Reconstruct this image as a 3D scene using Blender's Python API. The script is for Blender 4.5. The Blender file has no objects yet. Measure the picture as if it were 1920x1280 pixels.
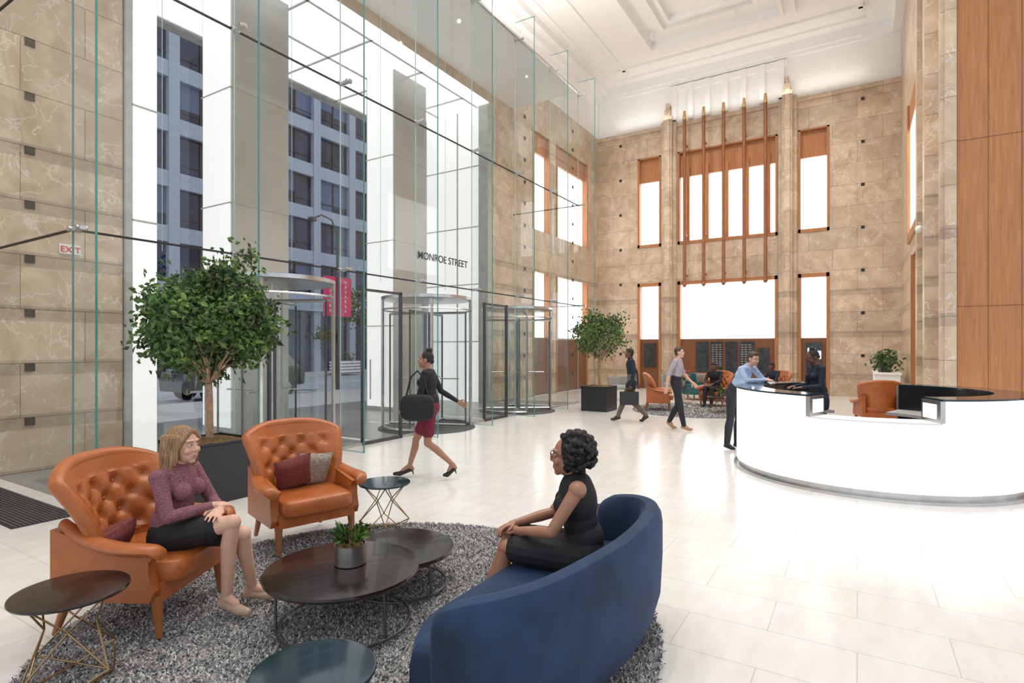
import bpy, math, random
import numpy as np
from mathutils import Vector, Matrix
random.seed(7); rng=np.random.default_rng(7)
scene=bpy.context.scene
V=Vector
# ------------------------------------------------------------ materials
def nn(nt,t,**k):
    n=nt.nodes.new(t)
    for a,b in k.items(): setattr(n,a,b)
    return n
def mat(name,col,rough=.5,metal=0.,emit=0.,ecol=None,var=.06,vs=6.,bump=0.,bs=60.,sheen=0.,coat=0.,spec=.5,stretch=None,col2=None):
    m=bpy.data.materials.new(name); m.use_nodes=True; nt=m.node_tree
    b=nt.nodes['Principled BSDF']
    b.inputs['Roughness'].default_value=rough; b.inputs['Metallic'].default_value=metal
    b.inputs['Specular IOR Level'].default_value=spec
    b.inputs['Sheen Weight'].default_value=sheen; b.inputs['Coat Weight'].default_value=coat
    if sheen: b.inputs['Sheen Tint'].default_value=(.25,.45,1,1)
    tc=nn(nt,'ShaderNodeTexCoord'); mp=nn(nt,'ShaderNodeMapping')
    if stretch: mp.inputs['Scale'].default_value=stretch
    nt.links.new(tc.outputs['Object'],mp.inputs['Vector'])
    no=nn(nt,'ShaderNodeTexNoise'); no.inputs['Scale'].default_value=vs; no.inputs['Detail'].default_value=5
    nt.links.new(mp.outputs[0],no.inputs['Vector'])
    cr=nn(nt,'ShaderNodeValToRGB')
    c=col; d=col2 or tuple(max(0,x*(1-2.5*var)) for x in c)
    cr.color_ramp.elements[0].position=.3; cr.color_ramp.elements[1].position=.7
    cr.color_ramp.elements[0].color=(*d,1); cr.color_ramp.elements[1].color=(*[min(1,x*(1+var)) for x in c],1)
    nt.links.new(no.outputs['Fac'],cr.inputs['Fac']); nt.links.new(cr.outputs[0],b.inputs['Base Color'])
    if emit:
        b.inputs['Emission Color'].default_value=(*(ecol or col),1); b.inputs['Emission Strength'].default_value=emit
    if bump:
        n2=nn(nt,'ShaderNodeTexNoise'); n2.inputs['Scale'].default_value=bs; n2.inputs['Detail'].default_value=4
        nt.links.new(mp.outputs[0],n2.inputs['Vector'])
        bp=nn(nt,'ShaderNodeBump'); bp.inputs['Strength'].default_value=bump; bp.inputs['Distance'].default_value=.01
        nt.links.new(n2.outputs['Fac'],bp.inputs['Height']); nt.links.new(bp.outputs[0],b.inputs['Normal'])
    return m
def glass_mat(name,tint,refl=.06,grz=.5):
    m=bpy.data.materials.new(name); m.use_nodes=True; nt=m.node_tree; nt.nodes.clear()
    o=nn(nt,'ShaderNodeOutputMaterial'); t=nn(nt,'ShaderNodeBsdfTransparent'); g=nn(nt,'ShaderNodeBsdfGlossy')
    t.inputs[0].default_value=(*tint,1); g.inputs['Roughness'].default_value=.02
    lw=nn(nt,'ShaderNodeLayerWeight'); p=nn(nt,'ShaderNodeMath',operation='POWER'); p.inputs[1].default_value=4
    mu=nn(nt,'ShaderNodeMath',operation='MULTIPLY_ADD'); mu.inputs[1].default_value=grz; mu.inputs[2].default_value=refl
    nt.links.new(lw.outputs['Facing'],p.inputs[0]); nt.links.new(p.outputs[0],mu.inputs[0])
    mx=nn(nt,'ShaderNodeMixShader'); nt.links.new(mu.outputs[0],mx.inputs[0]); nt.links.new(t.outputs[0],mx.inputs[1]); nt.links.new(g.outputs[0],mx.inputs[2])
    nt.links.new(mx.outputs[0],o.inputs[0]); return m
def stone_mat(name,axis):
    m=bpy.data.materials.new(name); m.use_nodes=True; nt=m.node_tree; L=nt.links.new
    b=nt.nodes['Principled BSDF']; b.inputs['Roughness'].default_value=.28
    tc=nn(nt,'ShaderNodeTexCoord'); sp=nn(nt,'ShaderNodeSeparateXYZ'); L(tc.outputs['Object'],sp.inputs[0])
    cb=nn(nt,'ShaderNodeCombineXYZ'); L(sp.outputs['X' if axis=='x' else 'Y'],cb.inputs[0]); L(sp.outputs['Z'],cb.inputs[1])
    br=nn(nt,'ShaderNodeTexBrick'); br.offset=.5
    for k,v in (('Scale',1),('Mortar Size',.006),('Brick Width',1.5),('Row Height',.744),('Bias',0)): br.inputs[k].default_value=v
    br.inputs['Color1'].default_value=(.90,.90,.90,1); br.inputs['Color2'].default_value=(1.08,1.07,1.05,1); br.inputs['Mortar'].default_value=(.5,.46,.42,1)
    L(cb.outputs[0],br.inputs['Vector'])
    no=nn(nt,'ShaderNodeTexNoise'); no.inputs['Scale'].default_value=1.6; no.inputs['Detail'].default_value=9; no.inputs['Distortion'].default_value=1.2
    L(tc.outputs['Object'],no.inputs['Vector'])
    cr=nn(nt,'ShaderNodeValToRGB'); e=cr.color_ramp.elements
    e[0].position=.3; e[0].color=(.49,.355,.24,1); e[1].position=.7; e[1].color=(.71,.57,.43,1)
    L(no.outputs['Fac'],cr.inputs[0])
    n3=nn(nt,'ShaderNodeTexNoise'); n3.inputs['Scale'].default_value=2.2; n3.inputs['Detail'].default_value=6; n3.inputs['Distortion'].default_value=.6
    L(tc.outputs['Object'],n3.inputs['Vector'])
    c3=nn(nt,'ShaderNodeValToRGB'); q=c3.color_ramp.elements; q[0].position=.488; q[0].color=(0,0,0,1); q[1].position=.512; q[1].color=(0,0,0,1)
    k=q.new(.5); k.color=(.65,.65,.65,1)
    L(n3.outputs['Fac'],c3.inputs[0])
    mx=nn(nt,'ShaderNodeMix',data_type='RGBA'); L(c3.outputs[0],mx.inputs[0]); L(cr.outputs[0],mx.inputs[6]); mx.inputs[7].default_value=(.88,.80,.70,1)
    a=nn(nt,'ShaderNodeMath',operation='ADD'); a.inputs[1].default_value=-.58; L(sp.outputs['Z'],a.inputs[0])
    dv=nn(nt,'ShaderNodeMath',operation='DIVIDE'); dv.inputs[1].default_value=1.488 if axis=='x' else .744; L(a.outputs[0],dv.inputs[0])
    fr=nn(nt,'ShaderNodeMath',operation='FRACT'); L(dv.outputs[0],fr.inputs[0])
    lt=nn(nt,'ShaderNodeMath',operation='LESS_THAN'); lt.inputs[1].default_value=.15 if axis=='x' else .28; L(fr.outputs[0],lt.inputs[0])
    l2=nn(nt,'ShaderNodeMath',operation='LESS_THAN'); l2.inputs[1].default_value=5.; L(sp.outputs['Z'],l2.inputs[0])
    l3=nn(nt,'ShaderNodeMath',operation='MULTIPLY'); L(lt.outputs[0],l3.inputs[0]); L(l2.outputs[0],l3.inputs[1])
    l4=nn(nt,'ShaderNodeMath',operation='MULTIPLY'); l4.inputs[1].default_value=.35; L(l3.outputs[0],l4.inputs[0])
    m2=nn(nt,'ShaderNodeMix',data_type='RGBA'); L(l4.outputs[0],m2.inputs[0]); L(mx.outputs[2],m2.inputs[6]); m2.inputs[7].default_value=(.22,.16,.12,1)
    m3=nn(nt,'ShaderNodeMix',data_type='RGBA',blend_type='MULTIPLY'); m3.inputs[0].default_value=1; L(m2.outputs[2],m3.inputs[6]); L(br.outputs['Color'],m3.inputs[7])
    L(m3.outputs[2],b.inputs['Base Color']); return m
def tile_mat(name,c1,c2,mort,w,h,rough,ms=.003):
    m=bpy.data.materials.new(name); m.use_nodes=True; nt=m.node_tree; L=nt.links.new
    b=nt.nodes['Principled BSDF']
    tc=nn(nt,'ShaderNodeTexCoord'); br=nn(nt,'ShaderNodeTexBrick'); br.offset=.5
    for k,v in (('Scale',1),('Mortar Size',ms),('Brick Width',w),('Row Height',h)): br.inputs[k].default_value=v
    br.inputs['Color1'].default_value=(*c1,1); br.inputs['Color2'].default_value=(*c2,1); br.inputs['Mortar'].default_value=(*mort,1)
    L(tc.outputs['Object'],br.inputs['Vector'])
    no=nn(nt,'ShaderNodeTexNoise'); no.inputs['Scale'].default_value=9; no.inputs['Detail'].default_value=8
    mp=nn(nt,'ShaderNodeMapping'); mp.inputs['Scale'].default_value=(1,.35,1); L(tc.outputs['Object'],mp.inputs[0]); L(mp.outputs[0],no.inputs['Vector'])
    cr=nn(nt,'ShaderNodeValToRGB'); cr.color_ramp.elements[0].color=(.92,.91,.90,1); cr.color_ramp.elements[1].color=(1,1,1,1)
    cr.color_ramp.elements[0].position=.3; cr.color_ramp.elements[1].position=.65
    L(no.outputs['Fac'],cr.inputs[0])
    mx=nn(nt,'ShaderNodeMix',data_type='RGBA',blend_type='MULTIPLY'); mx.inputs[0].default_value=1
    L(br.outputs['Color'],mx.inputs[6]); L(cr.outputs[0],mx.inputs[7]); L(mx.outputs[2],b.inputs['Base Color'])
    b.inputs['Roughness'].default_value=rough; return m
M={}
M['stone_x']=stone_mat('marble_back','x'); M['stone_y']=stone_mat('marble_side','y')
M['floor']=tile_mat('floor_tile',(.78,.765,.74),(.755,.74,.715),(.56,.55,.53),.92,.46,.18,.0032)
M['vest']=tile_mat('vestibule_stone',(.30,.30,.29),(.24,.24,.24),(.1,.1,.1),.4,.4,.3)
M['asphalt']=mat('asphalt',(.42,.46,.52),.9,var=.1,vs=2)
M['walk']=tile_mat('sidewalk_concrete',(.55,.56,.58),(.5,.51,.53),(.35,.35,.36),1.5,1.5,.8,.01)
M['plaster']=mat('plaster_white',(.91,.90,.88),.8,var=.01)
M['wood']=mat('wood_veneer',(.47,.205,.08),.35,var=.09,vs=3,stretch=(9,9,.6),col2=(.39,.16,.06))
M['wooddk']=mat('wood_dark',(.22,.085,.035),.4,var=.1,vs=3,stretch=(9,9,.6))
M['copper']=mat('copper_rod',(.34,.14,.07),.35,metal=.4)
M['brass']=mat('brass',(.62,.43,.2),.28,metal=1)
M['goldwire']=mat('aged_brass_wire',(.36,.25,.13),.3,metal=1)
M['steel']=mat('brushed_steel',(.6,.6,.6),.3,metal=1)
M['steeldk']=mat('dark_steel',(.12,.12,.13),.35,metal=.8)
M['colmetal']=mat('column_metal',(.53,.52,.49),.35,metal=.35,vs=.5,var=.08)
M['black']=mat('black_lacquer',(.012,.012,.014),.25)
M['joint']=mat('black_joint',(.02,.02,.02),.6)
M['glow']=mat('backlit_panel',(.9,.9,.9),.5,emit=2.0,ecol=(1,1,1),var=0)
M['glowdesk']=mat('backlit_desk_glass',(.9,.9,.9),.25,emit=1.05,ecol=(1,1,1),var=0)
M['glowport']=mat('backlit_jamb_and_lit_column_side',(.75,.75,.73),.4,emit=.55,ecol=(1,.99,.97),var=0)
M['glowsoft']=mat('backlit_soffit',(.8,.8,.8),.5,emit=.95,ecol=(1,1,1),var=0)
M['frame']=mat('portal_frame',(.5,.49,.46),.4,metal=.2)
M['frame2']=mat('soffit_frame',(.68,.67,.65),.5)
M['glass']=glass_mat('clear_glass',(.945,.968,.96),.06,.45)
M['doorglass']=glass_mat('door_glass',(.92,.95,.94),.06,.4)
M['gedge']=mat('glass_edge_green',(.08,.27,.25),.15,var=.03)
M['gedgelt']=mat('glass_edge_pale',(.38,.5,.48),.15,var=.03)
M['leather']=mat('cognac_leather',(.42,.118,.028),.32,var=.07,vs=7,bump=.15,bs=120)
M['chairleg']=mat('chair_leg_wood',(.33,.12,.04),.35)
M['velvet']=mat('blue_velvet',(.007,.028,.075),.8,var=.25,vs=4,sheen=.14,bump=.1,bs=200)
M['teal']=mat('teal_fabric',(.02,.12,.13),.8)
M['grey']=mat('grey_fabric',(.35,.34,.33),.8)
M['redpil']=mat('red_cushion_fabric',(.20,.045,.04),.85,var=.2,vs=90,bump=.3,bs=200)
M['greypil']=mat('grey_cushion_fabric',(.36,.30,.25),.85,var=.2,vs=60,bump=.3,bs=200)
M['tabledk']=mat('dark_walnut_top',(.018,.010,.008),.24,var=.3,vs=4,stretch=(12,1,1),coat=.2,spec=.4)
M['tableteal']=mat('dark_glass_top',(.013,.032,.045),.12,coat=.2)
M['planter']=mat('black_planter',(.018,.02,.022),.4,bump=.1)
M['soil']=mat('moss_soil',(.22,.13,.04),.95,var=.4,vs=40,bump=.8,bs=80)
M['bark']=mat('bark',(.42,.27,.17),.8,var=.15,vs=20,bump=.4)
M['leaf']=mat('leaf_green',(.07,.15,.028),.45,var=.3,vs=3)
M['leaf2']=mat('leaf_light',(.15,.26,.05),.45,var=.3,vs=3)
M['leaf3']=mat('leaf_dark',(.03,.07,.016),.45,var=.3,vs=3)
M['rug1']=mat('rug_light',(.60,.59,.57),.95); M['rug2']=mat('rug_mid',(.28,.275,.275),.95); M['rug3']=mat('rug_dark',(.06,.06,.07),.95)
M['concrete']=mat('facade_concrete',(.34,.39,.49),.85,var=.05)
M['window']=mat('facade_window',(.015,.025,.06),.12,var=.6,vs=.35,col2=(.004,.007,.016),spec=.4)
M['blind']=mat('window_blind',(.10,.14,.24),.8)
M['car']=mat('car_paint',(.015,.017,.02),.15,coat=.8); M['tire']=mat('tire',(.02,.02,.02),.9)
M['pink']=mat('banner_pink',(.75,.03,.16),.7); M['white']=mat('white_paint',(.85,.85,.85),.6,var=.01)
M['red']=mat('reflected_exit_red',(.6,.02,.02),.6,emit=.2); M['pot']=mat('silver_pot',(.35,.33,.31),.3,metal=.9)
M['screen']=mat('directory_screen',(.05,.055,.06),.2,var=.2)
M['screenlit']=mat('lit_display',(.6,.7,.85),.3,emit=.8)
M['flower']=mat('flower_petals',(.5,.08,.15),.7)
M['mat']=mat('floor_grille',(.10,.10,.10),.6,metal=.4)
# ------------------------------------------------------------ mesh builder
def frame_from(d):
    d=d.normalized(); a=V((0,0,1)) if abs(d.z)<.9 else V((1,0,0))
    x=d.cross(a).normalized(); y=d.cross(x).normalized(); return x,y
class MB:
    def __init__(s): s.v=[];s.f=[];s.m=[];s.mats=[]
    def mi(s,m):
        m=M[m] if isinstance(m,str) else m
        if m not in s.mats: s.mats.append(m)
        return s.mats.index(m)
    def add(s,vs,fs,m):
        o=len(s.v); k=s.mi(m); s.v+= [tuple(v) for v in vs]
        for f in fs: s.f.append(tuple(i+o for i in f)); s.m.append(k)
    def box(s,c,size,m,rz=0,R=None):
        x,y,z=[q/2 for q in size]; R=R or Matrix.Rotation(rz,3,'Z'); c=V(c)
        vs=[c+R@V((a*x,b*y,d*z)) for a in(-1,1) for b in(-1,1) for d in(-1,1)]
        s.add(vs,[(0,1,3,2),(4,6,7,5),(0,4,5,1),(2,3,7,6),(0,2,6,4),(1,5,7,3)],m)
    def bb(s,x0,x1,y0,y1,z0,z1,m): s.box(((x0+x1)/2,(y0+y1)/2,(z0+z1)/2),(abs(x1-x0),abs(y1-y0),abs(z1-z0)),m)
    def loft(s,rings,m,cap=True,closed=True,ring_loop=False):
        n=len(rings[0]); vs=[p for r in rings for p in r]; fs=[]
        R=len(rings)
        for i in range(R if ring_loop else R-1):
            for j in range(n if closed else n-1):
                a=i*n+j; b=i*n+(j+1)%n; c=((i+1)%R)*n+(j+1)%n; d=((i+1)%R)*n+j
                fs.append((a,b,c,d))
        if cap and not ring_loop: fs.append(tuple(range(n-1,-1,-1))); fs.append(tuple(range((R-1)*n,R*n)))
        s.add(vs,fs,m)
    def cyl(s,a,b,r0,r1=None,m='steel',n=16):
        r1=r0 if r1 is None else r1; a=V(a);b=V(b); x,y=frame_from(b-a)
        rg=lambda c,r:[c+x*(r*math.cos(2*math.pi*i/n))+y*(r*math.sin(2*math.pi*i/n)) for i in range(n)]
        s.loft([rg(a,r0),rg(b,r1)],m)
    def tube(s,pts,r,m,n=8,closed=False,sx=None):
        pts=[V(p) for p in pts]; N=len(pts); rings=[]; px=None
        for i,p in enumerate(pts):
            a=pts[(i-1)%N] if (closed or i>0) else p; b=pts[(i+1)%N] if (closed or i<N-1) else p
            d=(b-a).normalized()
            if px is None: x,_=frame_from(d)
            else: x=(px-d*px.dot(d)).normalized()
            y=d.cross(x); px=x; rr=r[i] if isinstance(r,(list,tuple)) else r
            rings.append([p+x*(rr*math.cos(2*math.pi*k/n))+y*(rr*math.sin(2*math.pi*k/n)) for k in range(n)])
        s.loft(rings,m,cap=not closed,ring_loop=closed)
    def ell(s,c,r,m,R=None,nu=16,nv=10,e1=1,e2=1):
        c=V(c); r=(r,r,r) if isinstance(r,(int,float)) else r; R=R or Matrix.Identity(3)
        pw=lambda v,e: math.copysign(abs(v)**e,v)
        vs=[c+R@V((0,0,-r[2]))]
        for i in range(1,nv):
            t=-math.pi/2+math.pi*i/nv
            for j in range(nu):
                p=2*math.pi*j/nu
                vs.append(c+R@V((r[0]*pw(math.cos(t),e1)*pw(math.cos(p),e2),r[1]*pw(math.cos(t),e1)*pw(math.sin(p),e2),r[2]*pw(math.sin(t),e1))))
        vs.append(c+R@V((0,0,r[2]))); fs=[]; top=len(vs)-1
        for j in range(nu):
            fs.append((0,1+(j+1)%nu,1+j)); b=1+(nv-2)*nu; fs.append((top,b+j,b+(j+1)%nu))
            for i in range(nv-2):
                a=1+i*nu; fs.append((a+j,a+(j+1)%nu,a+nu+(j+1)%nu,a+nu+j))
        s.add(vs,fs,m)
    def rcone(s,a,b,ra,rb,m,n=14):
        a=V(a);b=V(b);d=(b-a); L=d.length
        if L<1e-6: return s.ell(a,ra,m)
        d/=L; x,y=frame_from(d); rings=[]
        h=4
        for i in range(h+1):
            t=-math.pi/2+math.pi/2*(i+.15)/(h+.15); rings.append((a+d*(ra*math.sin(t)),ra*math.cos(t)))
        for i in range(h+1):
            t=math.pi/2*i/(h+.15); rings.append((b+d*(rb*math.sin(t)),rb*math.cos(t)))
        s.loft([[c+x*(r*math.cos(2*math.pi*k/n))+y*(r*math.sin(2*math.pi*k/n)) for k in range(n)] for c,r in rings],m)
    def lathe(s,prof,m,n=40,c=(0,0,0)):
        c=V(c); s.loft([[c+V((r*math.cos(2*math.pi*k/n),r*math.sin(2*math.pi*k/n),z)) for k in range(n)] for r,z in prof],m)
    def mesh(s,name,smooth=True):
        me=bpy.data.meshes.new(name); me.from_pydata(s.v,[],s.f)
        for m in s.mats: me.materials.append(m)
        me.polygons.foreach_set('material_index',s.m); me.update()
        if smooth:
            me.shade_smooth()
            try: me.set_sharp_from_angle(angle=math.radians(38))
            except Exception: pass
        return me
    def obj(s,name,loc=(0,0,0),rz=0,parent=None,bevel=0,smooth=True,scale=1):
        o=bpy.data.objects.new(name,s.mesh(name,smooth)); scene.collection.objects.link(o)
        o.location=loc; o.rotation_euler=(0,0,rz); o.scale=(scale,)*3
        if parent: o.parent=parent
        if bevel:
            b=o.modifiers.new('bevel','BEVEL'); b.width=bevel; b.segments=2; b.limit_method='ANGLE'
        return o
def empty(name,loc=(0,0,0),rz=0):
    o=bpy.data.objects.new(name,None); o.location=loc; o.rotation_euler=(0,0,rz); scene.collection.objects.link(o); return o
def face_rz(f): return math.atan2(-f[0],f[1])
def inst(src,name,loc,rz=0,scale=1):
    o=bpy.data.objects.new(name,src.data); o.location=loc; o.rotation_euler=(0,0,rz); o.scale=(scale,)*3; scene.collection.objects.link(o)
    for m in src.modifiers:
        b=o.modifiers.new('bevel','BEVEL'); b.width=m.width; b.segments=2; b.limit_method='ANGLE'
    return o
def text(name,s,loc,size,m,rot,parent=None,ext=.004,align='CENTER',off=0):
    c=bpy.data.curves.new(name,'FONT'); c.body=s; c.size=size; c.extrude=ext; c.align_x=align; c.offset=off; c.materials.append(M[m])
    o=bpy.data.objects.new(name,c); o.location=loc; o.rotation_euler=rot; scene.collection.objects.link(o)
    if parent: o.parent=parent
    return o
def catmull(P,n=8):
    P=[V(p) for p in P]; out=[]
    for i in range(len(P)-1):
        p0=P[max(i-1,0)];p1=P[i];p2=P[i+1];p3=P[min(i+2,len(P)-1)]
        for k in range(n):
            t=k/n; out.append(.5*((2*p1)+(p2-p0)*t+(2*p0-5*p1+4*p2-p3)*t*t+(3*p1-p0-3*p2+p3)*t**3))
    out.append(P[-1]); return out
def grid_wall(name,axis,p0,p1,u0,u1,z0,z1,holes,m,parent=None):
    us=sorted({u0,u1,*[h[0] for h in holes],*[h[1] for h in holes]}); zs=sorted({z0,z1,*[h[2] for h in holes],*[h[3] for h in holes]})
    b=MB()
    for i in range(len(us)-1):
        for j in range(len(zs)-1):
            cu=(us[i]+us[i+1])/2; cz=(zs[j]+zs[j+1])/2
            if any(h[0]<cu<h[1] and h[2]<cz<h[3] for h in holes): continue
            if axis=='y': b.bb(us[i],us[i+1],p0,p1,zs[j],zs[j+1],m)
            else: b.bb(p0,p1,us[i],us[i+1],zs[j],zs[j+1],m)
    return b.obj(name,smooth=False)
# ============================================================ ROOM
XL=-9.7; XR=1.27; YB=23.; ZC=12.9; XG=-7.35
b=MB(); b.bb(XG,8,-4,YB+.4,-.12,0,'floor'); b.bb(XL,XG,15.9,YB+.4,-.12,0,'floor'); b.bb(XL,XG,-4,2.73,-.12,0,'floor'); b.obj('floor',smooth=False)
b=MB(); b.bb(-13.6,XG,2.73,15.9,-.12,-.004,'vest')
for y in (3.6,5.5,7.4,9.3,11.1,13.,14.8): b.bb(-9.6,XG,y-.06,y+.06,-.01,.0,'white')
b.obj('vestibule_floor',smooth=False)
cols=[(-7.9,-6.9),(-6.22,-2.52),(-1.84,-.84)]
holes=[(a,c,5.9,9.65) for a,c in cols]+[(a,c,0.,4.4) for a,c in cols]
grid_wall('wall_back','y',YB,YB+.4,XL-.3,XR+.3,0,10.8,holes,'stone_x')
b=MB(); b.bb(XL-.3,XR+.3,YB+.02,YB+.4,10.8,ZC,'plaster')
b.bb(XL,XR,YB-.12,YB+.02,12.55,ZC,'plaster'); b.bb(XL,XR,YB-.06,YB+.02,12.4,12.55,'plaster')
for i in range(7):
    x=-6.35+i*.66; b.bb(x-.1,x+.1,YB-.12,YB+.02,10.9,12.35,'plaster')
b.bb(-6.5,-2.2,YB-.08,YB+.02,12.1,12.35,'plaster')
b.obj('wall_back_upper',smooth=False)
b=MB(); b.bb(XL,XR,YB-.06,YB,10.68,10.84,'stone_x'); b.obj('trim_1',smooth=False)
for i,(xa) in enumerate((-6.56,-2.18)):
    b=MB(); b.bb(xa-.17,xa+.17,YB-.3,YB,0,11.1,'stone_x'); b.bb(xa-.10,xa+.10,YB-.36,YB,0,11.35,'stone_x'); b.bb(xa-.30,xa+.30,YB-.12,YB,0,10.95,'stone_x')
    b.bb(xa-.06,xa+.06,YB-.34,YB,11.35,11.6,'stone_x'); b.obj('stone_pilaster',smooth=False)
n=1
for k,(a,c) in enumerate(cols):
    b=MB(); b.bb(a,c,YB+.12,YB+.3,8.65,9.65,'wood'); b.bb(a,c,YB+.22,YB+.3,6.0,8.65,'glow')
    b.bb(a,a+.08,YB-.03,YB+.25,5.9,9.65,'wood'); b.bb(c-.08,c,YB-.03,YB+.25,5.9,9.65,'wood'); b.bb(a,c,YB-.03,YB+.25,5.9,6.02,'wood'); b.bb(a,c,YB-.03,YB+.25,9.6,9.65,'wood')
    if k==1:
        for i in range(5):
            x=-5.87+i*.746; b.bb(x-.1,x+.1,YB+.05,YB+.25,6,9.0,'wood')
    b.obj('window_%d'%n,smooth=False); n+=1
    b=MB(); b.bb(a,c,YB+.22,YB+.3,2.07,4.3,'glow'); b.bb(a,a+.1,YB-.04,YB+.25,0,4.4,'wood'); b.bb(c-.1,c,YB-.04,YB+.25,0,4.4,'wood'); b.bb(a,c,YB-.04,YB+.25,4.26,4.4,'wood')
    b.obj('window_%d'%n,smooth=False); n+=1
    b=MB(); b.bb(a+.1,c-.1,YB+.1,YB+.21,0,2.06,'wooddk')
    if k==1:
        for i,(x,w_) in enumerate(((a+.95,.24),(a+1.5,.22),(a+2.05,.22),(a+2.62,.26),(a+3.2,.2))):
            b.bb(x-w_,x+w_,YB+.05,YB+.1,.75,1.95 if i<4 else 1.7,'screen')
            if i in (1,3):
                for r in range(10):
                    for q in range(3): b.bb(x-w_+.04+q*.14,x-w_+.13+q*.14,YB+.045,YB+.05,1.8-r*.09,1.83-r*.09,'grey')
    else:
        b.bb(a+.25,c-.25,YB+.05,YB+.1,.9,1.9,'screen')
        if k==2: b.bb(a+.3,a+.55,YB+.04,YB+.06,1.3,1.7,'screenlit'); b.bb(a+.62,a+.74,YB+.04,YB+.06,1.3,1.6,'screenlit')
    b.obj('directory_board',smooth=False)
b=MB()
for i in range(5):
    x=-5.84+i*.738; b.cyl((x,YB-.42,4.2),(x,YB-.42,10.75),.065,m='copper'); b.cyl((x,YB-.42,10.75),(x,YB-.42,11.1),.075,.05,m='brass')
    b.ell((x,YB-.42,4.2),(.08,.08,.1),'copper')
    for z in (4.6,6.2,9.8): b.bb(x-.025,x+.025,YB-.42,YB-.005,z-.03,z+.03,'copper')
b.obj('copper_rod_screen')
b=MB()
for i in range(7):
    z=1.43+1.488*i
    for x in (-8.66,.17): b.bb(x-.055,x+.055,YB-.012,YB,z-.05,z+.05,'joint')
for i in range(14):
    z=.69+.744*i
    for y in (3.1,16.6,20.4): b.bb(XL,XL+.02,y-.055,y+.055,z-.055,z+.055,'joint')
b.obj('wall_accent_tiles',smooth=False)
grid_wall('wall_left','x',XL-.4,XL,-4,YB,0,ZC,[(4.25,14.5,0,9.3),(17.2,18.4,5.9,9.4),(17.2,18.4,0,4.4),(19.,21.8,5.9,9.4),(19.,21.8,0,4.4)],'stone_y')
for (a,c) in ((17.2,18.4),(19.,21.8)):
    b=MB(); b.bb(XL-.3,XL-.2,a,c,6,8.7,'glow'); b.bb(XL-.3,XL-.1,a,c,8.7,9.4,'wood'); b.bb(XL-.3,XL-.2,a,c,2.07,4.4,'glow'); b.bb(XL-.3,XL-.05,a,c,0,2.07,'wooddk')
    for q in (a,c): b.bb(XL-.25,XL+.03,q-.05,q+.05,0,4.4,'wood'); b.bb(XL-.25,XL+.03,q-.05,q+.05,5.9,9.4,'wood')
    b.obj('window_%d'%n,smooth=False); n+=1
b=MB(); b.bb(XL-.25,XL+.06,4.36,4.72,0,9.2,'glowport')
b.bb(-13.6,XL,14.4,14.49,0,9.2,'glowport')
b.bb(XL-.3,XL+.05,14.28,14.49,0,9.2,'frame')
for z in (1.9,3.7,5.5,7.4): 
    b.bb(XL-.26,XL+.07,4.35,4.73,z-.015,z+.015,'frame'); b.bb(-13.6,XL,14.385,14.4,z-.015,z+.015,'frame')
for x in (-10.9,-12.2): b.bb(x-.02,x+.02,14.38,14.4,0,9.2,'frame')
b.bb(XL-.2,XL+.07,4.26,4.36,0,9.2,'frame')
b.obj('portal_jamb',smooth=False)
b=MB(); b.bb(-13.6,XL-.4,2.5,14.6,9.25,9.5,'glowsoft'); b.bb(XL-.4,XL,4.3,14.4,9.23,9.3,'glowsoft')
for x in (-10.15,-11.7,-13.55): b.bb(x-.03,x+.03,2.5,14.6,9.22,9.26,'frame2')
for y in np.arange(4.3,14.6,1.87): b.bb(-13.6,XL-.4,y-.025,y+.025,9.22,9.26,'frame2')
b.bb(-13.9,-13.6,-6,30,9.2,12,'frame')
b.obj('portal_soffit',smooth=False)
for y in (6.6,11.2):
    b=MB(); b.bb(-11.65,-10.6,y,y+1.3,0,9.2,'colmetal')
    b.bb(-11.6,-10.65,y-.02,y,0.1,9.2,'glowport')  # lit side of the column put in as a glowing sheet
    for z in (2.3,4.6,6.9): b.bb(-11.66,-10.59,y-.03,y+1.31,z-.012,z+.012,'frame')
    b.obj('portal_column',smooth=False)
# ceiling
b=MB(); b.bb(XL-.4,8,-4,YB+.4,ZC,ZC+.3,'plaster')
def rframe(x0,x1,y0,y1,w,z0,z1):
    b.bb(x0,x1,y0,y0+w,z0,z1,'plaster'); b.bb(x0,x1,y1-w,y1,z0,z1,'plaster'); b.bb(x0,x0+w,y0+w,y1-w,z0,z1,'plaster'); b.bb(x1-w,x1,y0+w,y1-w,z0,z1,'plaster')
rframe(-6.9,-1.7,-3,20.8,.35,ZC-.18,ZC); rframe(-6.55,-2.05,-2.6,20.4,.12,ZC-.30,ZC)
rframe(-5.9,-2.7,12.6,19.6,.16,ZC-.14,ZC); rframe(-5.5,-3.1,13.2,19.,.1,ZC-.2,ZC)
rframe(-5.9,-2.7,2,11.6,.16,ZC-.14,ZC)
for y in (21.6,22.4): b.bb(-8.6,.2,y-.06,y+.06,ZC-.08,ZC,'plaster')
for x in (-8.9,-8.0,.1): b.bb(x-.06,x+.06,-3,22,ZC-.08,ZC,'plaster')
for y in (14,16,18): b.bb(-5,-3.6,y,y+1.1,ZC-.1,ZC,'plaster')
b.obj('ceiling',smooth=False)
b=MB(); 
b.bb(XL,XL+.25,-4,YB,12.4,ZC,'plaster'); b.bb(XL,XL+.5,-4,YB,12.65,ZC,'plaster'); b.bb(XR-.25,XR,12,YB,12.4,ZC,'plaster'); b.bb(XL,XL+.02,-4,YB,10.84,12.5,'plaster')
b.obj('trim_2',smooth=False)
grid_wall('wall_right','x',XR,XR+.3,12.3,YB,0,ZC,[(16.4,19.6,4.7,8.6),(16.4,18.6,0,4.2)],'stone_y')
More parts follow.
